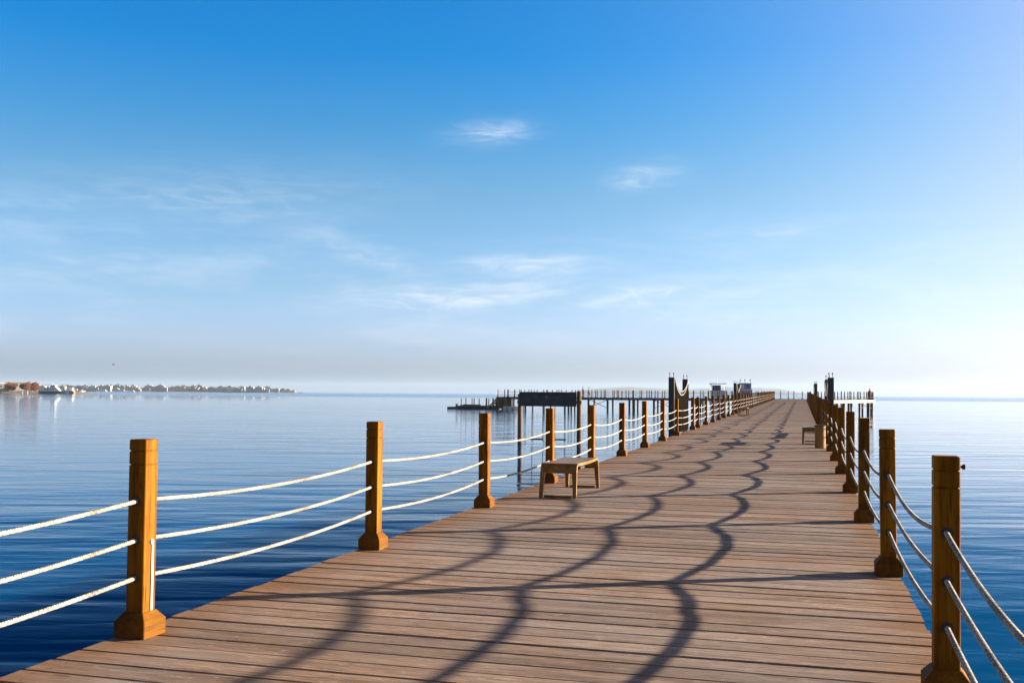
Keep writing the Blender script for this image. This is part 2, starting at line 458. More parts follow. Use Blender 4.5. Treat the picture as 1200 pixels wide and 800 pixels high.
# ------------------------------------------------------------------ mesh helpers
class MB:
    def __init__(self):
        self.v = []
        self.f = []
        self.mi = []
        self.cur = 0

    def add(self, verts, faces):
        o = len(self.v)
        self.v += [tuple(x) for x in verts]
        self.f += [tuple(i + o for i in f) for f in faces]
        self.mi += [self.cur] * len(faces)
        return self

    def box(self, x0, y0, z0, x1, y1, z1):
        v = [(x0, y0, z0), (x1, y0, z0), (x1, y1, z0), (x0, y1, z0), (x0, y0, z1), (x1, y0, z1), (x1, y1, z1), (x0, y1, z1)]
        return self.add(v, [(0, 3, 2, 1), (4, 5, 6, 7), (0, 1, 5, 4), (1, 2, 6, 5), (2, 3, 7, 6), (3, 0, 4, 7)])

    def loft(self, rings, cap=True):
        n = len(rings[0])
        v = [p for r_ in rings for p in r_]
        f = []
        for k in range(len(rings) - 1):
            for i in range(n):
                j = (i + 1) % n
                f.append((k * n + i, k * n + j, (k + 1) * n + j, (k + 1) * n + i))
        if cap:
            f.append(tuple(range(n - 1, -1, -1)))
            f.append(tuple((len(rings) - 1) * n + i for i in range(n)))
        return self.add(v, f)

    def tube(self, pts, rad, n=8, cap=True):
        pts = [Vector(p) for p in pts]
        rads = rad if isinstance(rad, (list, tuple)) else [rad] * len(pts)
        rings = []
        for i, p in enumerate(pts):
            d = (pts[min(i + 1, len(pts) - 1)] - pts[max(i - 1, 0)]).normalized()
            ref = Vector((0, 0, 1)) if abs(d.z) < 0.9 else Vector((1, 0, 0))
            a = d.cross(ref).normalized()
            b = a.cross(d)
            rings.append([p + a * math.cos(2 * math.pi * k / n) * rads[i] + b * math.sin(2 * math.pi * k / n) * rads[i] for k in range(n)])
        return self.loft(rings, cap)

    def lathe(self, prof, n=20, c=(0, 0, 0)):
        rings = [[(c[0] + r_ * math.cos(2 * math.pi * k / n), c[1] + r_ * math.sin(2 * math.pi * k / n), c[2] + z) for k in range(n)] for r_, z in prof]
        return self.loft(rings)

    def prism(self, poly, z0, z1):
        return self.loft([[(x, y, z0(x, y) if callable(z0) else z0) for x, y in poly], [(x, y, z1(x, y) if callable(z1) else z1) for x, y in poly]])

    def sphere(self, c, r_, n=10, m=7, sc=(1, 1, 1)):
        prof = []
        for i in range(m + 1):
            a = -math.pi / 2 + math.pi * i / m
            prof.append((max(1e-4, math.cos(a)) * r_, math.sin(a) * r_))
        rings = [[(c[0] + q * math.cos(2 * math.pi * k / n) * sc[0], c[1] + q * math.sin(2 * math.pi * k / n) * sc[1], c[2] + z * sc[2]) for k in range(n)] for q, z in prof]
        return self.loft(rings)

    def mesh(self, name, mats, smooth=False):
        me = bpy.data.meshes.new(name)
        me.from_pydata(self.v, [], self.f)
        for mm in (mats if isinstance(mats, (list, tuple)) else [mats]):
            me.materials.append(mm)
        me.polygons.foreach_set('material_index', self.mi)
        bm = bmesh.new()
        bm.from_mesh(me)
        bmesh.ops.recalc_face_normals(bm, faces=bm.faces)
        bm.to_mesh(me)
        bm.free()
        if smooth:
            me.polygons.foreach_set('use_smooth', [True] * len(me.polygons))
        me.update()
        return me

    def build(self, name, mats, parent=None, smooth=False):
        o = bpy.data.objects.new(name, self.mesh(name, mats, smooth))
        col.objects.link(o)
        if parent:
            o.parent = parent
        return o


def bevel(o, width, seg=2):
    md = o.modifiers.new('bevel', 'BEVEL')
    md.width = width
    md.segments = seg
    md.limit_method = 'ANGLE'
    return o


def tag(o, label, cat, group=None, kind=None):
    if label:
        o['label'] = label
    if cat:
        o['category'] = cat
    if group:
        o['group'] = group
    if kind:
        o['kind'] = kind
    return o


def thing(name, loc, label, cat, group=None, rz=0.0):
    o = bpy.data.objects.new(name, None)
    o.empty_display_size = 0.2
    col.objects.link(o)
    o.location = loc
    o.rotation_euler = (0, 0, rz)
    return tag(o, label, cat, group)


def structure(o):
    o['kind'] = 'structure'
    return o


def link_copy(o, loc, rz=None, label=None, parts=True):
    c = o.copy()
    col.objects.link(c)
    c.location = loc
    if rz is not None:
        c.rotation_euler = (0, 0, rz)
    if label:
        c['label'] = label
    if parts:
        for ch in o.children:
            d = ch.copy()
            col.objects.link(d)
            d.parent = c
            for g in ch.children:
                e = g.copy()
                col.objects.link(e)
                e.parent = d
    return c


SLOPE = 0.00572
WATER = -1.0
XL, XR = -3.54, 0.62
BAY = 3.1437
YL0, YR0 = 4.91, 4.99


def dk(y):
    return SLOPE * y


# ------------------------------------------------------------------ sea and far land
mb = MB()
rings = [0, 30, 120, 500, 2000, 8000]
S = 8000.0
mb.add([(-S, -600, WATER), (S, -600, WATER), (S, S, WATER), (-S, S, WATER)], [(0, 1, 2, 3)])
sea = structure(mb.build('sea', M['water']))


def ridge_strip(name, pts, depth, mat, base=-2.0):
    """a strip of land: a polyline of (x, y, height) with a rounded top, falling to the water on both sides"""
    mb = MB()
    rows = []
    for i, (x, y, hh) in enumerate(pts):
        a = Vector(pts[max(i - 1, 0)][:2])
        b = Vector(pts[min(i + 1, len(pts) - 1)][:2])
        n = (b - a).normalized()
        n = Vector((-n.y, n.x))
        row = []
        for s_, k in ((0, 0.0), (0.08, 0.35), (0.25, 0.7), (0.5, 1.0), (0.75, 0.8), (1, 0.0)):
            z = base + (hh - base) * k
            row.append((x + n.x * depth * s_, y + n.y * depth * s_, z))
        rows.append(row)
    m_ = len(rows[0])
    v = [p for r_ in rows for p in r_]
    f = []
    for i in range(len(rows) - 1):
        for j in range(m_ - 1):
            f.append((i * m_ + j, (i + 1) * m_ + j, (i + 1) * m_ + j + 1, i * m_ + j + 1))
    mb.add(v, f)
    return structure(mb.build(name, mat, smooth=True))


rnd = random.Random(4)
pts = []
for i in range(60):
    k = i / 59
    e = min(1.0, min(k, 1 - k) * 7)
    hh = (26 + 16 * math.exp(-((k - 0.72) / 0.18) ** 2) + 12 * math.exp(-((k - 0.28) / 0.12) ** 2) + rnd.uniform(-1.5, 1.5)) * (e ** 0.8) - 1.0
    pts.append((-1160 + 1300 * k, 4880 + 330 * k, hh))
ridge_strip('hills', pts, 500, M['hill'])

# the built-up shore on the left: a low strip of land about two kilometres off
A, B = Vector((-1360, 1490)), Vector((-892, 1688))
pts = []
for i in range(70):
    k = i / 69
    p = A.lerp(B, k)
    taper = min(1.0, (1 - k) * 7.0)
    pts.append((p.x, p.y, 0.3 + (3.0 + rnd.uniform(-0.5, 0.5)) * taper))
ridge_strip('far_shore', pts, 160, M['sand'])


def house_mesh(wd, dp, ht, floors, wall):
    mb = MB()
    mb.cur = 0
    mb.box(-wd / 2, 0, 0, wd / 2, dp, ht)
    mb.box(-wd / 2 - 0.2, -0.2, ht + 0.002, wd / 2 + 0.2, dp + 0.2, ht + 0.5)
    mb.box(-wd * 0.2, dp * 0.3, ht + 0.502, wd * 0.15, dp * 0.7, ht + 2.3)
    mb.cur = 1
    nx = max(2, int(wd / 3.2))
    for fl in range(floors):
        for i in range(nx):
            x = -wd / 2 + (i + 0.5) * wd / nx
            z = ht * (fl + 0.5) / floors
            mb.box(x - 0.7, -0.06, z - 0.7, x + 0.7, 0.05, z + 0.7)
    return mb.mesh('house', [wall, M['window_dark']])


ang = math.atan2((B - A).y, (B - A).x)
kinds = [
    (house_mesh(13, 10, 5.2, 2, M['wall_white']), 'small white flat-roofed house along the hazy far shore'),
    (house_mesh(19, 11, 6.8, 2, M['wall_tan']), 'wide tan flat-roofed building along the hazy far shore'),
    (house_mesh(11, 9, 8.0, 3, M['wall_white']), 'tall white block of flats along the hazy far shore'),
    (house_mesh(16, 10, 4.4, 1, M['wall_rose']), 'low rose-brown house along the hazy far shore'),
]
for i in range(130):
    k = 0.01 + 0.98 * i / 130 + rnd.uniform(-0.004, 0.004)
    row = rnd.random()
    p = A.lerp(B, k)
    nrm = Vector((-math.sin(ang), math.cos(ang)))
    dpt = 10 + 60 * row
    p = p + nrm * dpt
    me, lab = kinds[rnd.choice([0, 0, 0, 1, 2, 2, 3])]
    o = bpy.data.objects.new('shore_house', me)
    col.objects.link(o)
    o.location = (p.x, p.y, 0.2 + 2.4 * row * min(1, (1 - k) * 5))
    o.rotation_euler = (0, 0, ang + rnd.uniform(-0.15, 0.15))
    sc = rnd.uniform(0.75, 1.15) * min(1, 0.45 + (1 - k) * 4)
    o.scale = (sc, sc, sc)
    tag(o, lab, 'house', 'houses along the far shore')


# ------------------------------------------------------------------ trees
def leaf_crown(mb, c, rx, ry, rz, n, size, rng):
    lobes = [(Vector((rng.uniform(-.5, .5) * rx, rng.uniform(-.5, .5) * ry, rng.uniform(-.3, .45) * rz)), rng.uniform(0.4, 0.62)) for _ in range(9)]
    for _ in range(n):
        lc, lr = rng.choice(lobes)
        d = Vector((rng.gauss(0, 1), rng.gauss(0, 1), rng.gauss(0, 1))).normalized() * (rng.random() ** 0.4) * lr
        p = Vector(c) + lc + Vector((d.x * rx, d.y * ry, d.z * rz))
        a = Vector((rng.gauss(0, 1), rng.gauss(0, 1), rng.gauss(0, 1))).normalized()
        b = a.orthogonal().normalized()
        s = size * rng.uniform(0.6, 1.3)
        mb.add([p - a * s, p + b * s * 0.6, p + a * s, p - b * s * 0.6], [(0, 1, 2, 3)])


def tree(loc, ht, wd, label, seed, mat, group):
    rng = random.Random(seed)
    t = thing('bushy_tree', loc, label, 'tree', group)
    mb = MB()
    mb.tube([(0, 0, -0.5), (0.1, 0, ht * 0.3), (0.0, 0.1, ht * 0.55)], [0.22, 0.17, 0.08], 8)
    for k in range(6):
        a = k * 1.05 + rng.random()
        mb.tube([(0.07, 0.03, ht * 0.28), (math.cos(a) * wd * 0.2, math.sin(a) * wd * 0.2, ht * 0.5), (math.cos(a) * wd * 0.34, math.sin(a) * wd * 0.34, ht * 0.66)], [0.1, 0.07, 0.03], 6)
    mb.build('trunk', M['trunk'], t)
    mb = MB()
    leaf_crown(mb, (0, 0, ht * 0.49), wd * 0.52, wd * 0.48, ht * 0.52, 2200, 0.36, rng)
    mb.build('crown', mat, t)
    return t


# the near left shore: a sandy spit with trees, 570 m out in the picture's left corner
a, b = Vector((-530, 519)), Vector((-436, 547))
pts = []
for i in range(24):
    k = i / 23
    p = a.lerp(b, k)
    pts.append((p.x, p.y, -1.2 + 2.0 * min(1.0, (1 - k) * 6)))
ridge_strip('sand_spit', pts, 40, M['sand'])
for i, (x, y, ht, wd, lab) in enumerate((
        (-474.5, 524, 6.8, 7.6, 'rust-brown bushy tree just right of the white waterside house'),
        (-472.9, 534, 6.8, 7.6, 'middle of the three rust-brown bushy trees by the water'),
        (-461.2, 528, 6.2, 7.0, 'rust-brown bushy tree beside the stern of the white motor yacht'))):
    tree((x, y, 0.1), ht, wd, lab, 20 + i, M['leaf_rust'], 'rust-brown trees on the left spit')

# white house at the picture's left edge and one half hidden behind the trees
hs = thing('waterside_house', (-488.5, 531, 0.2), 'white flat-roofed house at the left edge beside the rust-brown trees', 'house', rz=0.75)
MB().box(-5, 0, 0, 5, 7, 4.9).build('wall', M['wall_white'], hs)
rf = MB().box(-5.3, -0.3, 4.903, 5.3, 7.3, 5.5).build('roof', M['white_paint'], hs)
MB().box(-5.01, -0.35, 0.02, 5.01, -0.003, 1.9).build('dark_base', M['dark_metal'], hs)
for x in (-3, 0, 3):
    MB().box(x - 0.6, -0.06, 2.6, x + 0.6, 0.05, 3.9).build('window', M['window_dark'], hs)
hs = thing('waterside_house', (-494.0, 549, 0.2), 'cream house half hidden behind the rust-brown trees', 'house', rz=0.75)
MB().box(-6, 0, 0, 6, 7, 5.6).build('wall', M['wall_white'], hs)
MB().box(-6.3, -0.3, 5.603, 6.3, 7.3, 6.1).build('roof', M['cream_board'], hs)
for x in (-4, -1.3, 1.3, 4):
    MB().box(x - 0.6, -0.06, 3.8, x + 0.6, 0.05, 5.0).build('window', M['window_dark'], hs)
mp = None
for i in range(6):
    k = i / 5
    p = Vector((-471.5, 522)).lerp(Vector((-456, 526)), k)
    o = MB().lathe([(0.13, -1.0), (0.13, 1.7), (0.08, 1.85)], 10).build('mooring_pole', M['white_paint'])
    o.location = (p.x, p.y, WATER)
    tag(o, 'white mooring pole in the water before the rust-brown trees', 'mooring pole', 'white mooring poles by the trees')


# ------------------------------------------------------------------ boats
def hull_mesh(L, W, H, sheer=0.5):
    """pointed bow at +x, square stern at -x; z = 0 at the waterline"""
    rings = []
    N = 14
    for i in range(N + 1):
        k = i / N
        x = -L / 2 + L * k
        wdt = W / 2 * (1 - max(0.0, (k - 0.45) / 0.55) ** 2.2) * (0.86 + 0.14 * min(1, k * 3))
        wdt = max(wdt, 0.03)
        top = H * (1 + sheer * max(0, k - 0.3) ** 2)
        bot = wdt * 0.72
        xs = 0.12 * H * max(0.0, (k - 0.7) / 0.3)
        rings.append([(x, -bot, -0.5), (x + xs * 0.5, -wdt * 0.93, H * 0.4), (x + xs, -wdt, top), (x + xs, wdt, top), (x + xs * 0.5, wdt * 0.93, H * 0.4), (x, bot, -0.5)])
    return MB().loft(rings)


def yacht(loc, rz, L, W, label, hull_mat, group=None, decks=2, name='motor_yacht'):
    t = thing(name, loc, label, 'boat', group, rz)
    H = L * 0.10
    hull_mesh(L, W, H).build('hull', hull_mat, t, smooth=False)
    MB().box(-L * 0.47, -W * 0.40, H * 1.02, L * 0.28, W * 0.40, H * 1.10).build('deck', M['white_paint'], t)
    cab = MB().loft([
        [(-L * 0.36, -W * 0.36, H * 1.1), (L * 0.22, -W * 0.34, H * 1.1), (L * 0.22, W * 0.34, H * 1.1), (-L * 0.36, W * 0.36, H * 1.1)],
        [(-L * 0.36, -W * 0.36, H * 2.1), (L * 0.12, -W * 0.34, H * 2.1), (L * 0.12, W * 0.34, H * 2.1), (-L * 0.36, W * 0.36, H * 2.1)]]).build('cabin', M['white_paint'], t)
    for k in range(5):
        x = -L * 0.32 + k * L * 0.095
        for s in (-1, 1):
            MB().box(x, s * W * 0.352 - 0.05, H * 1.45, x + L * 0.06, s * W * 0.352 + 0.05, H * 1.85).build('window', M['blue_glass'], cab)
    if decks > 1:
        MB().box(-L * 0.42, -W * 0.38, H * 2.103, L * 0.13, W * 0.38, H * 2.2).build('upper_deck', M['white_paint'], t)
        wh = MB().loft([
            [(-L * 0.10, -W * 0.28, H * 2.203), (L * 0.10, -W * 0.28, H * 2.203), (L * 0.10, W * 0.28, H * 2.203), (-L * 0.10, W * 0.28, H * 2.203)],
            [(-L * 0.10, -W * 0.28, H * 3.0), (L * 0.04, -W * 0.28, H * 3.0), (L * 0.04, W * 0.28, H * 3.0), (-L * 0.10, W * 0.28, H * 3.0)]]).build('wheelhouse', M['white_paint'], t)
        MB().box(-L * 0.09, -W * 0.29, H * 2.5, L * 0.03, W * 0.29, H * 2.85).build('window', M['blue_glass'], wh)
        MB().box(-L * 0.34, -W * 0.34, H * 3.003, L * 0.06, W * 0.34, H * 3.1).build('roof', M['white_paint'], t)
        mb = MB()
        for x in (-0.32, -0.22):
            for s in (-1, 1):
                mb.tube([(L * x, s * W * 0.31, H * 2.2), (L * x, s * W * 0.31, H * 3.0)], 0.06, 6)
        mb.build('awning_frame', M['white_paint'], t)
        ms = MB()
        ms.tube([(-L * 0.05, 0, H * 3.1), (-L * 0.08, 0, H * 4.0)], [0.14, 0.06], 6)
        ms.box(-L * 0.10, -0.6, H * 3.6, -L * 0.04, 0.6, H * 3.66)
        ms.build('mast', M['white_paint'], t)
    rl = MB()
    for s in (-1, 1):
        ptsr = [(-L * 0.46 + i * L * 0.08, s * W * 0.44 * (1 if i < 8 else 0.8), H * 1.1) for i in range(10)]
        for p in ptsr:
            rl.tube([p, (p[0], p[1], p[2] + 0.9)], 0.035, 5)
        rl.tube([(p[0], p[1], p[2] + 0.9) for p in ptsr], 0.035, 5)
    rl.build('railing', M['white_paint'], t)
    return t


yacht((-446.0, 528.5, WATER), R(18), 17.5, 5.0, 'white motor yacht with navy hull moored beside the rust-brown trees', M['navy'])
yacht((-486.5, 517.5, WATER), R(196), 15, 4.6, 'white cruiser with a dark hull cut off by the left picture edge', M['navy'], decks=1, name='cabin_cruiser')
ob = yacht((-441.0, 535.5, WATER), R(200), 9.5, 3.6, 'orange-hulled boat with a cream top just behind the navy yacht', M['orange_paint'], decks=1, name='tour_boat')
ob.scale = (0.72, 1.0, 2.0)
yacht((-476.5, 590.0, WATER), R(14), 9.0, 3.0, 'small dark speedboat lying off the far shore right of the yacht', M['navy'], decks=1, name='speedboat')
for i in range(7):
    k = 0.10 + i * 0.055 + (i % 3) * 0.012
    p = A.lerp(B, k) - Vector((-math.sin(ang), math.cos(ang))) * (14 + (i * 7) % 11)
    yacht((p.x, p.y, WATER), ang + (0 if i % 2 else math.pi), 15 + (i % 3) * 3, 4.5, 'small white boat moored before the houses of the far shore', M['white_paint'], 'white boats off the far shore', 1, 'moored_boat')

# two dive boats lying behind the pier head
t = thing('dive_boat', (-16.3, 208, WATER), 'blue and white dive boat with flat canopy behind the left rail', 'boat', rz=R(97))
t.scale = (0.75, 0.78, 1.0)
hull_mesh(15, 4.6, 1.5).build('hull', M['white_paint'], t)
cab = MB().box(-4.5, -1.8, 1.5, 2.6, 1.8, 3.1).build('cabin', M['white_paint'], t)
for s in (-1, 1):
    MB().box(-4.0, s * 1.8 - 0.05, 2.1, 2.2, s * 1.8 + 0.05, 2.8).build('window', M['blue_glass'], cab)
MB().box(-4.9, -2.0, 3.102, 3.0, 2.0, 3.2).build('upper_deck', M['white_paint'], t)
MB().box(-4.55, -0.6, 3.203, -2.0, 1.5, 4.25).build('wheelhouse', M['navy'], t)
mb = MB()
for x in (-4.6, -1.0, 2.6):
    for s in (-1, 1):
        mb.tube([(x, s * 1.75, 3.2), (x, s * 1.75, 4.5)], 0.06, 6)
mb.build('awning_frame', M['white_paint'], t)
MB().box(-5.0, -2.05, 4.503, 3.0, 2.05, 4.62).build('canopy', M['white_paint'], t)
MB().tube([(1.5, 0, 4.6), (1.2, 0, 5.9)], 0.05, 6).build('mast', M['white_paint'], t)

t = thing('dive_boat', (-10.8, 206, WATER), 'lilac-white dive boat with a flybridge behind the far rail', 'boat', rz=R(94))
t.scale = (0.75, 0.85, 1.0)
hull_mesh(15, 4.4, 1.6).build('hull', M['white_paint'], t)
cab = MB().box(-4.5, -1.5, 1.6, 2.6, 1.5, 3.3).build('cabin', M['lilac_paint'], t)
for y in (-0.95, 0.1):
    MB().box(-4.56, y, 2.2, -4.45, y + 0.75, 2.9).build('window', M['blue_glass'], cab)
MB().box(-4.9, -1.6, 3.302, 2.9, 1.6, 3.42).build('upper_deck', M['white_paint'], t)
fb = MB().box(-4.6, -1.3, 3.423, 0.5, 1.3, 4.55).build('flybridge', M['lilac_paint'], t)
MB().box(-4.66, -0.95, 3.75, -4.55, -0.2, 4.3).build('window', M['blue_glass'], fb)
MB().box(-4.66, 0.35, 3.6, -4.55, 1.1, 4.4).build('door', M['white_paint'], fb)
MB().box(-4.8, -1.4, 4.553, 0.7, 1.4, 4.66).build('roof', M['lilac_paint'], t)
mb = MB()
for y in (-1.1, 0.1, 1.15):
    mb.tube([(-4.2, y, 4.6), (-4.2, y, 5.15)], 0.03, 5)
    mb.sphere((-4.2, y, 5.25), 0.13, 8, 5, (1, 1, 1.5))
mb.build('deck_light', M['dark_metal'], t)

for (x, y) in ((-398, 506), (-249, 288), (-236, 303), (-213, 285)):
    o = MB().sphere((0, 0, 0.12), 0.26, 10, 7, (1, 1, 0.9)).tube([(0, 0, 0.3), (0, 0, 0.55)], 0.04, 6).build('mooring_buoy', M['buoy'], smooth=True)
    o.location = (x, y, WATER)
    tag(o, 'small dark mooring buoy floating on the calm water at left', 'buoy', 'mooring buoys on the left water')

# ------------------------------------------------------------------ the pier
pier = thing('boardwalk_pier', (0, 0, 0), 'long straight timber boardwalk pier of crosswise weathered planks', 'pier')
PITCH_P, GAP, TH = 0.1985, 0.015, 0.045
DX0, DX1 = -3.635, 0.695
rng = random.Random(3)
verts, faces, attr = [], [], []
y = -2.6
c = 0.006
while y < 143.6:
    w_ = PITCH_P - GAP - max(-0.004, rng.gauss(0.0, 0.0035))
    x0 = DX0 + rng.uniform(-0.008, 0.008)
    x1 = DX1 + rng.uniform(-0.008, 0.008)
    dz = rng.uniform(-0.003, 0.003)
    tl = rng.uniform(-0.0015, 0.0015)
    prof = [(0, -TH), (0, -c), (c, 0), (w_ - c, 0), (w_, -c), (w_, -TH)]
    skew = rng.uniform(-0.003, 0.003)
    NX = 7 if y < 14 else 2
    o = len(verts)
    bow = [rng.uniform(-0.0012, 0.0012) for _ in range(NX)]
    for i in range(NX):
        k = i / (NX - 1)
        x = x0 + (x1 - x0) * k
        for (py, pz) in prof:
            yy = y + py + skew * (k - 0.5) + bow[i] * 0.6
            verts.append((x, yy, dk(yy) + pz + dz + tl * (py / w_ - 0.5) + bow[i] * 0.5))
    a_ = rng.random()
    for i in range(NX - 1):
        for j in range(6):
            j2 = (j + 1) % 6
            faces.append((o + i * 6 + j, o + i * 6 + j2, o + (i + 1) * 6 + j2, o + (i + 1) * 6 + j))
            attr.append(a_)
    faces.append(tuple(o + j for j in range(6)))
    faces.append(tuple(o + (NX - 1) * 6 + j for j in range(5, -1, -1)))
    attr += [a_, a_]
    if y < 22:
        for jx in (-3.52, -2.15, -0.70, 0.58):
            for jy in (0.045, 0.14):
                sx_, sy_ = jx + rng.uniform(-0.012, 0.012), y + jy + rng.uniform(-0.006, 0.006)
                sz_ = dk(sy_) + dz + 0.0016
                o2 = len(verts)
                for q in range(7):
                    verts.append((sx_ + 0.0055 * math.cos(q * 0.8976), sy_ + 0.0055 * math.sin(q * 0.8976), sz_))
                faces.append(tuple(range(o2, o2 + 7)))
                attr.append(-1.0)
    y += PITCH_P
me = bpy.data.meshes.new('plank_deck')
me.from_pydata(verts, [], faces)
at = me.attributes.new('plank', 'FLOAT', 'FACE')
at.data.foreach_set('value', attr)
me.materials.append(M['deck'])
me.materials.append(M['steel_pile'])
me.polygons.foreach_set('material_index', [1 if a_ < 0 else 0 for a_ in attr])
bm = bmesh.new()
bm.from_mesh(me)
bmesh.ops.recalc_face_normals(bm, faces=bm.faces)
bm.to_mesh(me)
bm.free()
o = bpy.data.objects.new('plank_deck', me)
col.objects.link(o)
o.parent = pier
for x in (DX0 + 0.03, -2.2, -0.75, DX1 - 0.13):
    MB().loft([[(x, -2.6, dk(-2.6) - TH - 0.004), (x + 0.1, -2.6, dk(-2.6) - TH - 0.004), (x + 0.1, -2.6, dk(-2.6) - 0.3), (x, -2.6, dk(-2.6) - 0.3)],
               [(x, 143.6, dk(143.6) - TH - 0.004), (x + 0.1, 143.6, dk(143.6) - TH - 0.004), (x + 0.1, 143.6, dk(143.6) - 0.3), (x, 143.6, dk(143.6) - 0.3)]]).build('beam', M['beam'], pier)
pile_me = MB().lathe([(0.13, -4.5), (0.13, 0.0)], 14).mesh('pile', M['steel_pile'], True)
for i in range(24):
    yy = 1.2 + i * 6.2
    for x in (-3.2, 0.25):
        o = bpy.data.objects.new('pile', pile_me)
        col.objects.link(o)
        o.parent = pier
        o.location = (x, yy, dk(yy) - 0.305)


# ------------------------------------------------------------------ rail posts
def sq(hw, ch, z):
    a_, b_ = hw, hw - ch
    return [(-b_, -a_, z), (b_, -a_, z), (a_, -b_, z), (a_, b_, z), (b_, a_, z), (-b_, a_, z), (-a_, b_, z), (-a_, -b_, z)]


PH = 1.082


def shaft_mesh():
    hw, ch = 0.055, 0.004
    zs = [(0.13, 0)]
    for zt in (PH - 0.140, PH - 0.064):
        zs += [(zt - 0.005, 0), (zt - 0.002, 0.006), (zt + 0.002, 0.006), (zt + 0.005, 0)]
    zs += [(PH - 0.006, 0), (PH, 0.006)]
    return MB().loft([sq(hw - d, ch, z) for z, d in zs]).mesh('shaft', M['post'])


def plinth_mesh():
    return MB().loft([sq(0.098, 0.004, 0.0), sq(0.098, 0.004, 0.086), sq(0.062, 0.003, 0.132), sq(0.0555, 0.003, 0.134)]).mesh('plinth', M['plinth'])


HOLES = (0.742, 0.526, 0.320)
ROPE_LEVELS = ('topmost', 'middle', 'lowest')
sleeve_me = MB().tube([(0, -0.0575, 0), (0, 0.0575, 0)], 0.026, 14).mesh('rope_sleeve', M['black'], False)
shaft_me, plinth_me = shaft_mesh(), plinth_mesh()

proto = thing('rail_post', (0, 0, 0), 'x', 'post', 'rail posts along the boardwalk')
for nm, me in (('shaft', shaft_me), ('plinth', plinth_me)):
    o = bpy.data.objects.new(nm, me)
    col.objects.link(o)
    o.parent = proto
proto_near = link_copy(proto, (0, 0, 0))
for hz in HOLES:
    o = bpy.data.objects.new('rope_sleeve', sleeve_me)
    col.objects.link(o)
    o.parent = proto_near
    o.location = (0, 0, hz)

ORD = ['first', 'second', 'third', 'fourth', 'fifth', 'sixth', 'seventh', 'eighth', 'ninth', 'tenth', 'eleventh', 'twelfth']
LY = [YL0 + BAY * i for i in range(-1, 44)]
LY[2] += 0.05
LY[3] += 0.08
LY[4] += 0.12
LY[9] = 30.0
LY[10] = 34.6
RY = [YR0 + BAY * i for i in range(-1, 38)]
used = [False, False]


def put_post(x, y, near, label):
    src = proto_near if near else proto
    k = 0 if near else 1
    if not used[k]:
        used[k] = True
        src.location = (x, y, dk(y))
        src['label'] = label
        return src
    return link_copy(src, (x, y, dk(y)), None, label)


NEARL = {1: 'nearest left rail post, honey-brown with a white strip on its sunlit face',
         2: 'second honey-brown post of the left rail, standing alone against blue water',
         3: 'third honey-brown post of the left rail, just before the wooden bench',
         4: 'honey-brown left rail post directly behind the near wooden bench',
         5: 'left rail post beyond the near bench, right of the swing frame'}
NEARR = {1: 'large dark brown post in the right foreground with a bolt at its top',
         2: 'second dark brown post of the right rail, ropes dipping on both sides',
         3: 'third dark brown post of the right rail with a small hook near its top'}
posts = {}
for side, X, YS in (('left', XL, LY), ('right', XR, RY)):
    for i, yy in enumerate(YS):
        near = i <= 9
        if i == 0:
            lab = 'square %s rail post standing just behind the camera position' % side
        elif side == 'left' and i in NEARL:
            lab = NEARL[i]
        elif side == 'right' and i in NEARR:
            lab = NEARR[i]
        elif i <= 9:
            lab = '%s brown square post of the %s boardwalk rail counting from the front' % (ORD[i - 1], side)
        else:
            lab = 'small distant brown post of the %s boardwalk rail far down the pier' % side
        o = put_post(X, yy, near, lab)
        rl = random.Random(i * 2 + (side == 'left'))
        o.rotation_euler = (rl.uniform(-0.007, 0.007), rl.uniform(-0.007, 0.007), rl.uniform(-0.02, 0.02))
        o['group'] = ('distant %s rail posts' % side) if i > 9 else 'posts of the boardwalk rails'
        posts[(side, i)] = o

st = MB()
st.box(0.0553, 0.008, 0.136, 0.0615, 0.024, 0.50)
st.build('white_strip', M['white_strip'], posts[('left', 1)])
MB().sphere((0.058, 0.010, 0.515), 0.016, 10, 7, (0.6, 1, 1)).build('strip_cap', M['white_strip'], posts[('left', 1)], True)
for i, z in ((1, 1.035), (3, 0.99)):
    MB().tube([(0.05, -0.02, z), (0.074, -0.02, z)], 0.006, 8).tube([(0.066, -0.02, z), (0.078, -0.02, z)], 0.013, 6).build('bolt', M['dark_metal'], posts[('right', i)])


# ------------------------------------------------------------------ ropes
def rope_mesh(length, rise, sag, twisted):
    mb = MB()
    a0 = 0.05

    def pt(k):
        yy = a0 + (length - 2 * a0) * k
        return Vector((0, yy, rise * yy / length - sag * 4 * k * (1 - k)))
    if not twisted:
        mb.tube([pt(i / 20) for i in range(21)], 0.0128, 8)
        return mb.mesh('rope', M['rope'], True)
    N = int(length / 0.0087)
    for s in range(3):
        path = []
        for i in range(N + 1):
            k = i / N
            p = pt(k)
            th = 2 * math.pi * (k * length / 0.052 + s / 3.0)
            path.append(p + Vector((math.cos(th) * 0.0046, 0, math.sin(th) * 0.0046)))
        mb.tube(path, 0.0086, 6)
    return mb.mesh('twisted_rope', M['rope'], True)


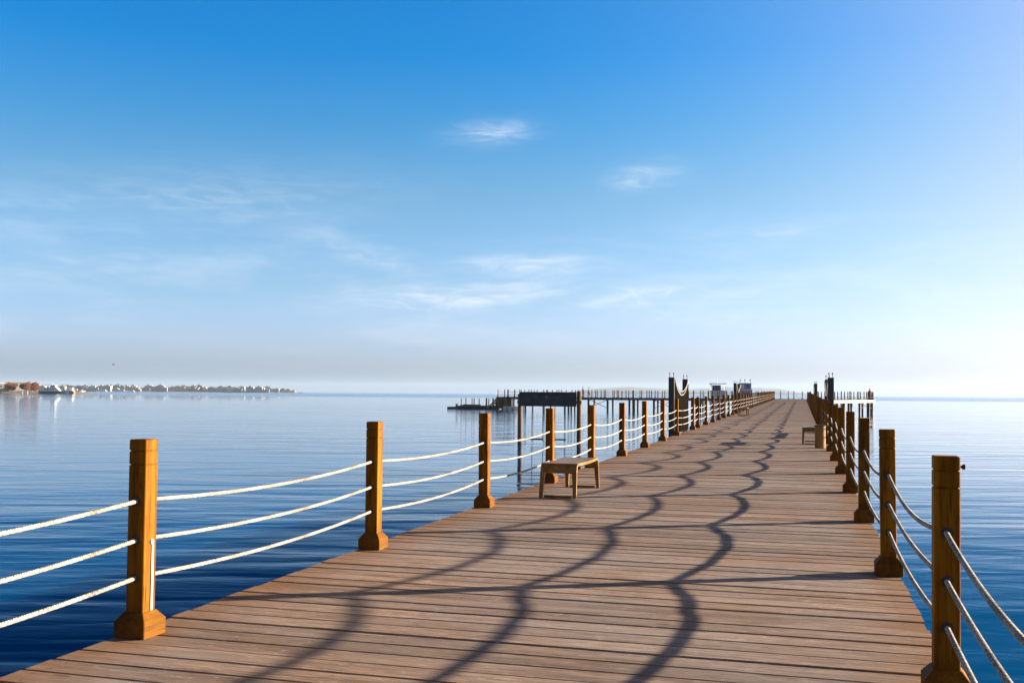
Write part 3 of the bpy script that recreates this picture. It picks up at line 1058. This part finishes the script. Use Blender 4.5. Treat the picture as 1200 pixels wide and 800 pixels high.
cache = {}
BAYWORD = ['', 'first', 'second', 'third', 'fourth', 'fifth', 'sixth', 'seventh', 'eighth', 'ninth']
for side, X, YS, sag in (('left', XL, LY, 0.05), ('right', XR, RY, 0.062)):
    for i in range(len(YS) - 1):
        ln = YS[i + 1] - YS[i]
        tw = i <= 3
        for lv, hz in enumerate(HOLES):
            sg = sag * ((1.0, 1.05, 0.92) if side == 'left' else (1.5, 0.98, 0.86))[lv]
            if i > 0:
                sg = round(sg * random.Random(i * 7 + lv).choice((0.9, 1.0, 1.12)), 4)
            key = (round(ln, 2), sg, tw)
            if key not in cache:
                cache[key] = rope_mesh(ln, SLOPE * ln, sg, tw)
            o = bpy.data.objects.new('rail_rope', cache[key])
            col.objects.link(o)
            o.location = (X, YS[i], dk(YS[i]) + hz)
            if i == 0:
                lab = '%s cream rope running out of the picture from the nearest %s post' % (ROPE_LEVELS[lv], side)
            elif i <= 9:
                lab = '%s cream rope in the %s full bay of the %s rail' % (ROPE_LEVELS[lv], BAYWORD[i], side)
            else:
                lab = '%s cream rope of a distant bay far along the %s rail' % (ROPE_LEVELS[lv], side)
            tag(o, lab, 'rope', 'ropes of the %s rail' % side)


# ------------------------------------------------------------------ benches
def bench(loc, rz, label):
    """bent plywood bench, long axis Y: seat sheet curving down into two legs at each end"""
    t = thing('wooden_bench', loc, label, 'bench', 'bent wooden benches on the boardwalk', rz)
    Wd, Ln, Ht, th = 0.47, 1.50, 0.425, 0.036
    prof = []                                   # outer profile from the near shoulder to the far shoulder
    rad = 0.085
    splay = 0.045
    yb = Ln / 2 - splay
    apron = 0.315

    def side(sg):
        pts = [(sg * (yb + splay * (Ht - apron) / Ht * 1.0), apron)]
        for k in range(7):
            a_ = k / 6 * (math.pi / 2)
            pts.append((sg * (yb - rad + rad * math.cos(a_)), Ht - rad + rad * math.sin(a_)))
        return pts
    prof = side(-1) + [(-yb * 0.4, Ht - 0.006), (0, Ht - 0.008), (yb * 0.4, Ht - 0.006)] + side(1)[::-1]

    def inner(pr):
        out = []
        for i, p in enumerate(pr):
            a_ = Vector(pr[max(i - 1, 0)])
            b_ = Vector(pr[min(i + 1, len(pr) - 1)])
            d = (b_ - a_).normalized()
            out.append((p[0] + d.y * th, p[1] - d.x * th))
        return out
    inn = inner(prof)
    ring = prof + inn[::-1]
    rings = [[(x, p[0], p[1]) for p in ring] for x in (-Wd / 2, Wd / 2)]
    n = len(ring)
    mb = MB()
    v = [p for r_ in rings for p in r_]
    m_ = len(prof)
    f = [(i, (i + 1) % n, n + (i + 1) % n, n + i) for i in range(n)]
    for s in (0, 1):
        for i in range(m_ - 1):
            q = (s * n + i, s * n + i + 1, s * n + (n - 2 - i), s * n + (n - 1 - i))
            f.append(q if s == 0 else q[::-1])
    mb.add(v, f)
    bevel(mb.build('seat', M['bench'], t), 0.004, 2)
    for sg in (-1, 1):
        yr = sg * (yb + splay + 0.011)
        MB().box(-Wd / 2 + 0.057, min(yr, yr - sg * 0.034), 0.001, Wd / 2 - 0.057, max(yr, yr - sg * 0.034), 0.032).build('foot_rail', M['bench'], t)
        for sx in (-1, 1):
            x0, x1 = (sx * Wd / 2, sx * (Wd / 2 - 0.062))
            xb = sx * (Wd / 2 - 0.042)
            yt, ybm = sg * (yb + splay * (Ht - apron) / Ht), sg * (yb + splay + 0.012)
            r0 = [(x0, yt, apron - 0.001), (x1, yt, apron - 0.001), (x1, yt - sg * th, apron - 0.001), (x0, yt - sg * th, apron - 0.001)]
            r1 = [(x0 * 1.02, ybm, 0.0), (xb * 1.02, ybm, 0.0), (xb * 1.02, ybm - sg * th, 0.0), (x0 * 1.02, ybm - sg * th, 0.0)]
            bevel(MB().loft([r0, r1]).build('leg', M['bench_leg'], t), 0.003, 2)
    return t


b1 = bench((-2.94, 13.17, dk(13.17) + 0.002), R(0), 'bent wooden bench by the left rail nearest the camera')
b2 = bench((-2.88, 53.3, dk(53.3) + 0.002), R(0), 'small distant bench by the left rail before the far net frame')
b3 = bench((0.24, 27.1, dk(27.1) + 0.002), R(0), 'bent wooden bench by the right rail behind the round bin')

# round bin
t = thing('litter_bin', (0.41, 24.95, dk(24.95) + 0.002), 'round honey-coloured wooden bin in front of the right bench', 'litter bin')
MB().lathe([(0.118, 0.0), (0.122, 0.015), (0.122, 0.485), (0.118, 0.5)], 28).build('body', M['bin'], t)
MB().lathe([(0.126, 0.502), (0.128, 0.512), (0.128, 0.532), (0.10, 0.538)], 28).build('rim', M['beam'], t)


# ------------------------------------------------------------------ net frames
def finial(mb, x, y, z):
    mb.tube([(x, y, z), (x, y, z + 0.10)], 0.008, 6)
    mb.sphere((x, y, z + 0.115), 0.022, 8, 6, (1, 1, 1.3))


def net_frame(x, y0, y1, label, net, seat, inward, marks=False):
    zb = dk((y0 + y1) / 2)
    t = thing('photo_frame', (x, y0, zb), label, 'frame')
    ln = y1 - y0
    H = 1.70
    for k, yy in enumerate((0.0, ln)):
        p = MB().loft([sq(0.085, 0.004, -0.9), sq(0.085, 0.004, H)]).build('pillar', M['dark_metal'], t)
        p.location = (0, yy, 0)
        p2 = MB().box(-0.012 + inward * 0.0, 0, 0, 0.012, 0, 0)
        mb = MB()
        finial(mb, -0.05, -0.05, H)
        finial(mb, 0.05, 0.05, H)
        mb.build('finial', M['dark_metal'], p)
        if marks and k == 1:
            mb = MB()
            rg = random.Random(2)
            for j in range(7):
                z = H - 0.12 - j * 0.085
                mb.box(-0.02 + rg.uniform(-0.02, 0.02), -0.0885, z - 0.022, 0.02 + rg.uniform(-0.015, 0.02), -0.0855, z + 0.02)
            mb.build('white_marks', M['white_paint'], p)
    xi = inward * 0.095
    sw = MB()
    for dz_, sag in ((0.0, 0.36), (-0.05, 0.42)):
        sw.tube([(xi, 0.02 + (ln - 0.04) * i / 20, H - 0.06 + dz_ - sag * 4 * (i / 20) * (1 - i / 20)) for i in range(21)], 0.012, 8)
    sw.build('rope_swag', M['rope'], t, True)
    if net:
        # a real net: two crossed families of cords under the swag
        mb = MB()
        n = int(ln / 0.042)

        def top(yy):
            k = yy / ln
            return H - 0.14 - 0.42 * 4 * k * (1 - k)
        for i in range(1, n):
            yy = ln * i / n
            mb.tube([(xi, yy, 0.04), (xi, yy, top(yy))], 0.0145, 4)
        z = 0.06
        while z < H - 0.15:
            lo = None
            for i in range(0, 61):
                yy = ln * i / 60
                if top(yy) >= z and lo is None:
                    lo = yy
                if (top(yy) < z or i == 60) and lo is not None:
                    if yy - lo > 0.08:
                        mb.tube([(xi + 0.004, lo, z), (xi + 0.004, yy, z)], 0.0125, 4)
                    lo = None
            z += 0.045
        mb.build('net', M['net'], t)
        for kk, hh in ((0.24, 1.25), (0.52, 1.05), (0.78, 1.22)):
            MB().box(xi - 0.035, ln * kk, 0.02, xi - 0.014, ln * kk + 0.10, hh).build('slat', M['dark_metal'], t)
    if seat:
        MB().box(-0.06, 0.075, 0.27, 0.06, ln - 0.075, 0.31).build('seat', M['dark_metal'], t)
    return t


M['net'] = plain('net_cord', (0.015, 0.012, 0.009), 0.95, 0, 0.25, 30.0)
[q for q in M['net'].node_tree.nodes if q.type == 'BSDF_PRINCIPLED'][0].inputs['Specular IOR Level'].default_value = 0.0
net_frame(-3.72, 30.35, 34.0, 'tall dark net frame with sagging cream rope on the left rail', True, False, 1)
net_frame(0.79, 30.2, 33.8, 'pair of tall dark pillars in front on the right rail', False, True, -1, True)
net_frame(-3.72, 60.2, 63.8, 'small distant net frame on the left rail behind the far bench', True, False, 1)
net_frame(0.79, 62.2, 65.8, 'smaller farther pair of dark pillars on the right rail', False, False, -1)

# ------------------------------------------------------------------ swing frame in the water
SY = 46.4
t = thing('swing_frame', (-11.4, SY, WATER), 'timber swing frame standing in the water under a dark sign board', 'swing frame')
for x in (-12.83, -9.98):
    o = MB().lathe([(0.115, -2.0), (0.112, 1.0), (0.105, 2.32), (0.09, 2.36)], 16).build('post', M['pole_wood'], t, True)
    o.location = (x + 11.4, 0, 0 if x < -11 else 0.14)
bd = MB().box(-1.40, -0.13, 1.775, 1.32, -0.118, 2.45)
for k in range(3):
    z0 = 1.775 + k * 0.226
    bd.box(-1.405, -0.165, z0 + 0.003, 1.325, -0.132, z0 + 0.222)
sb = bd.build('sign_board', M['sign_board'], t)
MB().box(-1.55, -0.075, 1.90, 1.55, 0.075, 2.05).build('crossbeam', M['pole_wood'], t)
mk = MB()
mk.lathe([(0.001, 0.0), (0.095, 0.0), (0.095, 0.004), (0.001, 0.004)], 18)
mk2 = MB()
for (v, f) in (mk.v and [(mk.v, mk.f)]):
    mk2.add([(x - 0.085, -0.169 - z, 2.20 + y * 0.8) for x, y, z in v], f)
mk2.box(-0.14, -0.171, 2.075, -0.02, -0.1675, 2.095)
mk2.build('emblem', M['mark'], sb)
mk = MB()
for (x0, z0, x1, z1) in ((-0.66, 2.27, -0.60, 2.13), (-0.60, 2.13, -0.55, 2.27), (0.09, 2.24, 0.09, 2.12), (0.16, 2.22, 0.16, 2.12), (0.16, 2.22, 0.21, 2.20), (0.26, 2.24, 0.26, 2.12), (0.33, 2.24, 0.38, 2.12), (0.43, 2.12, 0.47, 2.27)):
    mk.add([(x0 - 0.012, -0.1675, z0), (x0 + 0.012, -0.1675, z0), (x1 + 0.012, -0.1675, z1), (x1 - 0.012, -0.1675, z1),
            (x0 - 0.012, -0.1705, z0), (x0 + 0.012, -0.1705, z0), (x1 + 0.012, -0.1705, z1), (x1 - 0.012, -0.1705, z1)],
           [(0, 1, 2, 3), (4, 5, 6, 7), (0, 1, 5, 4), (1, 2, 6, 5), (2, 3, 7, 6), (3, 0, 4, 7)])
mk.build('letters', M['mark'], sb)
for (xa, xb, lab) in ((-12.24, -11.72, 'left swing hanging over the water, partly hidden by a rail post'), (-11.13, -10.65, 'right swing with a dark board seat hanging over the water')):
    s = thing('rope_swing', ((xa + xb) / 2, SY, WATER), lab, 'swing', 'swings over the water')
    hw = (xb - xa) / 2
    MB().box(-hw - 0.07, -0.13, 0.20, hw + 0.07, 0.13, 0.265).build('seat', M['sign_board'], s)
    for sx in (-1, 1):
        MB().tube([(sx * hw, 0, 0.12), (sx * hw, 0, 1.90)], 0.018, 6).build('rope', M['swing_rope'], s)


# ------------------------------------------------------------------ pier head
head = thing('pier_head', (0, 0, 0), 'raised wooden pier head on dark steel piles crossing the far end of the boardwalk', 'pier')
DT = 0.05
polyL = [(-43.4, 143.75), (-3.66, 143.75), (0.72, 143.75), (0.72, 149.2), (-43.4, 149.2)]
polyR = [(0.724, 124.0), (9.0, 138.4), (9.0, 149.2), (0.724, 149.2)]
M['head_deck'] = wood('head_decking', (0.10, 0.06, 0.04), (0.20, 0.135, 0.095), 'Y', 0.7)
zt = lambda x, y: dk(y)
zb_ = lambda x, y: dk(y) - 0.05
MB().prism(polyL, zb_, zt).build('deck', M['head_deck'], head)
MB().prism(polyR, zb_, zt).build('deck', M['head_deck'], head)


def fascia(p, q, z0, z1, th, mat, name='fascia'):
    p, q = Vector(p), Vector(q)
    d = (q - p).normalized()
    n = Vector((d.y, -d.x)) * th
    a_, b_, c_, e_ = p + n * 0.05, q + n * 0.05, q + n, p + n
    return MB().loft([[(v.x, v.y, dk(v.y) + z0) for v in (a_, b_, c_, e_)], [(v.x, v.y, dk(v.y) + z1) for v in (a_, b_, c_, e_)]]).build(name, mat, head)


fascia((-43.4, 143.75), (-3.66, 143.75), -0.32, -0.02, 0.08, M['steel_pile'])
fascia((0.724, 124.0), (9.0, 138.4), -0.30, 0.05, 0.08, M['cream_board'])
fascia((9.0, 138.4), (9.0, 149.2), -0.30, 0.05, 0.08, M['cream_board'])
hp = MB().lathe([(0.15, -5.0), (0.15, 0.0)], 12).mesh('pile', M['steel_pile'], True)
hb = MB()
xs = []
for i in range(13):
    xs.append(-42.6 + i * 3.15 + (0.35 if i % 3 == 1 else 0))
for i, x in enumerate(xs):
    for yy in (144.3, 148.6):
        for ddx in ((0.0, 0.55) if i % 3 == 0 else (0.0,)):
            o = bpy.data.objects.new('pile', hp)
            col.objects.link(o)
            o.parent = head
            o.location = (x + ddx, yy, dk(yy) - 0.06)
for (x, yy) in ((2.2, 127.2), (3.6, 129.8), (5.0, 132.0), (5.6, 133.2), (7.0, 135.6), (8.2, 137.6), (8.7, 138.8), (8.7, 143), (8.7, 148), (5, 140), (2.5, 136), (6.2, 140), (4.2, 134), (7.6, 140)):
    o = bpy.data.objects.new('pile', hp)
    col.objects.link(o)
    o.parent = head
    o.location = (x, yy, dk(yy) - 0.06)
for (xa, xb) in ((xs[4] + 0.1, xs[5]), (xs[7], xs[8]), (xs[10], xs[11])):
    MB().tube([(xa, 144.3, 0.55), (xb, 144.3, -0.65)], 0.04, 6).tube([(xa, 144.36, -0.65), (xb, 144.36, 0.55)], 0.04, 6).build('brace', M['steel_pile'], head)
for (p, q) in (((7.0, 135.6), (8.7, 138.8)), ((3.6, 129.8), (5.0, 132.0))):
    MB().tube([(p[0], p[1], 0.45), (q[0], q[1], -0.3)], 0.04, 6).tube([(p[0], p[1], -0.3), (q[0], q[1], 0.45)], 0.04, 6).build('brace', M['steel_pile'], head)
MB().box(xs[9] - 0.5, 145, 0.0, xs[9] + 0.7, 146, 0.55).build('service_box', M['dark_metal'], head)

hpost_me = MB().loft([sq(0.095, 0.004, 0.0), sq(0.095, 0.004, 0.09), sq(0.0555, 0.003, 0.13), sq(0.055, 0.003, 1.08)]).mesh('head_rail_post', M['post'])


def hpost(x, y, lab, grp):
    o = bpy.data.objects.new('rail_post', hpost_me)
    col.objects.link(o)
    o.location = (x, y, dk(y) + 0.003)
    tag(o, lab, 'post', grp)


def hrope(p, q, n, z, lab, grp):
    pts = []
    for i in range(n):
        for j in range(8):
            k = (i + j / 8) / n
            x, y = p[0] + (q[0] - p[0]) * k, p[1] + (q[1] - p[1]) * k
            s = j / 8
            pts.append((x, y, dk(y) + z - 0.07 * 4 * s * (1 - s)))
    pts.append((q[0], q[1], dk(q[1]) + z))
    o = MB().tube(pts, 0.017, 6).build('rail_rope', M['rope'], None, True)
    tag(o, lab, 'rope', grp)


def rail(p, q, n, lab, rlab, grp, jit=0.0):
    rg = random.Random(n)
    for i in range(n + 1):
        k = (i + (rg.uniform(-jit, jit) if 0 < i < n else 0)) / n
        hpost(p[0] + (q[0] - p[0]) * k, p[1] + (q[1] - p[1]) * k, lab, grp)
    for z, wd in ((0.78, 'upper'), (0.42, 'lower')):
        hrope(p, q, n, z, rlab % wd, 'ropes of the pier head')


rail((-43.2, 143.95), (-4.2, 143.95), 46, 'thin brown post on the front edge of the pier head at left', '%s rope along the front edge of the left pier head', 'front posts of the left pier head', 0.28)
rail((-43.2, 149.0), (8.8, 149.0), 48, 'thin brown post on the back edge of the pier head', '%s rope along the back edge of the pier head', 'back posts of the pier head', 0.3)
rail((1.0, 124.8), (8.8, 138.4), 19, 'thin sunlit brown post on the edge of the right pier head', '%s rope along the sunlit edge of the right pier head', 'posts of the right pier head', 0.25)
rail((8.8, 139.8), (8.8, 147.8), 4, 'thin brown post on the outer end of the right pier head', '%s rope across the outer end of the right pier head', 'end posts of the right pier head', 0.2)

# floating pontoon, ramp and steps at the left end of the pier head
t = thing('floating_pontoon', (-47.0, 145.0, WATER), 'low dark floating pontoon off the left end of the pier head', 'pontoon', rz=0.0)
MB().prism([(-2.4, -1.3), (3.7, -1.3), (3.7, 1.3), (-2.4, 1.3)], -0.3, 0.42).prism([(-4.2, -0.9), (-2.41, -0.9), (-2.41, 0.9), (-4.2, 0.9)], -0.3, 0.30).build('float', M['pontoon'], t)
MB().prism([(-2.3, -1.2), (3.6, -1.2), (3.6, 1.2), (-2.3, 1.2)], 0.423, 0.50).build('deck', M['head_deck'], t)
MB().box(-1.9, -0.5, 0.503, 0.6, 0.6, 0.66).build('hatch', M['pontoon'], t)
for i, (x, yy) in enumerate(((-1.9, 1.1), (-1.9, -1.1), (-0.6, 1.1), (-0.2, -1.1), (0.2, 1.1), (0.9, -1.1), (1.3, 1.1), (2.4, -1.1), (2.5, 1.1))):
    o = bpy.data.objects.new('rail_post', hpost_me)
    col.objects.link(o)
    o.location = (-47.0 + x, 145.0 + yy, WATER + 0.503)
    tag(o, 'thin brown post standing on the dark floating pontoon', 'post', 'posts of the floating pontoon')
MB().box(-2.75, -1.25, -0.2, -2.46, -0.95, 0.75).build('bollard', M['yellow_wood'], t)
t = thing('boarding_stair', (-43.3, 144.2, WATER), 'yellow timber boarding stair between the pontoon and the pier head', 'stair')
mb = MB()
for k in range(6):
    mb.box(-1.6 + k * 0.3, -0.6, 0.25 + k * 0.24, -1.32 + k * 0.3, 0.6, 0.30 + k * 0.24)
mb.build('tread', M['yellow_wood'], t)
for yy in (-0.66, 0.62):
    MB().loft([[(-1.7, yy, 0.05), (-1.4, yy, 0.05), (-1.4, yy + 0.05, 0.05), (-1.7, yy + 0.05, 0.05)], [(0.1, yy, 1.72), (0.3, yy, 1.72), (0.3, yy + 0.05, 1.72), (0.1, yy + 0.05, 1.72)]]).build('stringer', M['yellow_wood'], t)
for x in (-1.6, -0.7, 0.2):
    MB().box(x, -0.55, -0.8, x + 0.11, -0.45, 1.7).build('upright', M['yellow_wood'], t)
MB().box(-0.6, 0.66, 0.1, 1.9, 0.72, 1.62).build('panel', M['yellow_wood'], t)
t = thing('float_block', (-41.0, 143.2, WATER), 'pale float block moored under the left end of the pier head', 'float')
MB().prism([(-1.0, -0.6), (1.0, -0.6), (1.0, 0.5), (-1.0, 0.5)], -0.2, 0.45).build('float', M['white_paint'], t)
for x in (-0.5, 0.3):
    MB().box(x, -0.62, 0.05, x + 0.2, -0.603, 0.28).build('fender', M['black'], t)
for i, x in enumerate((-41.9, -40.9, -39.9, -39.2)):
    o = MB().box(-0.06, -0.06, -2.0, 0.06, 0.06, 1.72).build('timber_pole', M['yellow_wood'])
    o.location = (x, 143.45 + 0.1 * (i % 2), WATER)
    tag(o, 'yellow timber pole by the pale float at the left pier head', 'pole', 'timber poles by the pale float')


# ------------------------------------------------------------------ people
def person(loc, rz, ht, label, top, leg, lean=0.0, stride=0.16, arm_fwd=0.0):
    t = thing('person', loc, label, 'person', rz=rz)
    s = ht / 1.75
    J = {
        'pel': ((0, 0, 0.95), 0.135), 'belly': ((0, 0.0, 1.12), 0.125), 'chest': ((0, lean * .4, 1.33), 0.145), 'neck': ((0, lean * .6, 1.49), 0.055),
        'head': ((0, lean * .7 + 0.01, 1.62), 0.092), 'crown': ((0, lean * .7, 1.70), 0.07),
        'hipl': ((-0.09, 0, 0.90), 0.095), 'kneel': ((-0.09, stride * .6, 0.50), 0.062), 'ankl': ((-0.09, stride * .7, 0.09), 0.042), 'toel': ((-0.10, stride * .7 + 0.16, 0.035), 0.032),
        'hipr': ((0.09, 0, 0.90), 0.095), 'kneer': ((0.09, -stride * .2, 0.50), 0.062), 'ankr': ((0.09, -stride, 0.10), 0.042), 'toer': ((0.10, -stride + 0.16, 0.035), 0.032),
        'shl': ((-0.19, lean * .4, 1.40), 0.062), 'ell': ((-0.24, lean * .3 - 0.03 + arm_fwd * .5, 1.13), 0.045), 'hal': ((-0.22, 0.10 + arm_fwd, 0.90 + arm_fwd * .3), 0.035),
        'shr': ((0.19, lean * .4, 1.40), 0.062), 'elr': ((0.24, lean * .3 - 0.05 + arm_fwd * .5, 1.13), 0.045), 'har': ((0.22, 0.06 + arm_fwd, 0.90 + arm_fwd * .3), 0.035)}
    names = list(J)
    E_ = [('pel', 'belly'), ('belly', 'chest'), ('chest', 'neck'), ('neck', 'head'), ('head', 'crown'), ('pel', 'hipl'), ('hipl', 'kneel'), ('kneel', 'ankl'), ('ankl', 'toel'),
          ('pel', 'hipr'), ('hipr', 'kneer'), ('kneer', 'ankr'), ('ankr', 'toer'), ('chest', 'shl'), ('shl', 'ell'), ('ell', 'hal'), ('chest', 'shr'), ('shr', 'elr'), ('elr', 'har')]
    me = bpy.data.meshes.new('body')
    me.from_pydata([tuple(q * s for q in J[n][0]) for n in names], [(names.index(a_), names.index(b_)) for a_, b_ in E_], [])
    o = bpy.data.objects.new('body', me)
    col.objects.link(o)
    sk = o.modifiers.new('skin', 'SKIN')
    for i, n in enumerate(names):
        r_ = J[n][1] * s
        me.skin_vertices[0].data[i].radius = (r_, r_)
        me.skin_vertices[0].data[i].use_root = (n == 'pel')
    sub = o.modifiers.new('subdivide', 'SUBSURF')
    sub.levels = sub.render_levels = 2
    dg = bpy.context.evaluated_depsgraph_get()
    m2 = bpy.data.meshes.new_from_object(o.evaluated_get(dg))
    o.modifiers.clear()
    o.data = m2
    m2.materials.clear()
    for mm in (M['skin'], top, leg, M['cloth_dark']):
        m2.materials.append(mm)
    for p in m2.polygons:
        z = p.center.z / s
        p.use_smooth = True
        p.material_index = 0 if z > 1.47 or (z < 1.05 and abs(p.center.x) > 0.19 * s and z > 0.8) else (1 if z > 0.97 else (2 if z > 0.11 else 3))
    o.parent = t
    h = MB().sphere((0, (lean * .7 - 0.012) * s, 1.655 * s), 0.102 * s, 12, 8, (0.95, 1.08, 1.05)).build('hair', M['hair'], t, True)
    return t


person((-30.6, 144.9, dk(144.9) + 0.004), R(-100), 1.55, 'person in dark clothes walking on the left pier head, nearer the swing frame', M['cloth_dark'], M['cloth_dark'])
person((-29.95, 146.2, dk(146.2) + 0.004), R(-95), 1.48, 'person in grey walking just right of the darker walker on the pier head', M['cloth_grey'], M['cloth_dark'])
person((8.3, 137.3, dk(137.3) + 0.004), R(-60), 1.52, 'person in a reddish top standing at the corner of the right pier head', M['cloth_red'], M['cloth_dark'], 0.1, 0.05, 0.2)

# bird over the left shore
t = thing('bird', (-97.7, 128.0, 5.2), 'tiny dark bird flying above the far shore at left', 'bird', rz=0.8)
MB().sphere((0, 0, 0), 0.08, 10, 7, (2.4, 1, 0.9)).sphere((0.22, 0, 0.03), 0.045, 8, 6).build('body', M['bird'], t, True)
for s in (-1, 1):
    MB().loft([[(0.1, 0, 0.03), (-0.1, 0, 0.03), (-0.1, 0, 0.045), (0.1, 0, 0.045)], [(0.06, s * 0.22, 0.13), (-0.10, s * 0.22, 0.13), (-0.10, s * 0.22, 0.14), (0.06, s * 0.22, 0.14)], [(-0.10, s * 0.45, 0.08), (-0.16, s * 0.45, 0.08), (-0.16, s * 0.45, 0.085), (-0.10, s * 0.45, 0.085)]]).build('wing', M['bird'], t)

# ------------------------------------------------------------------ haze
HAZE = 0.00008
if HAZE > 0:
    mb = MB().box(-S - 50, -650, WATER - 1.0, S + 50, S + 50, 75.0)
    m = bpy.data.materials.new('sea_haze')
    m.use_nodes = True
    t = NT(m.node_tree)
    t.n.clear()
    out = t.new('ShaderNodeOutputMaterial')
    pv = t.new('ShaderNodeVolumePrincipled')
    pv.inputs['Color'].default_value = (0.56, 0.76, 1.0, 1)
    pv.inputs['Density'].default_value = HAZE
    pv.inputs['Anisotropy'].default_value = 0.2
    t.l.new(pv.outputs[0], out.inputs['Volume'])
    hz = mb.build('haze', m)
    hz['kind'] = 'stuff'
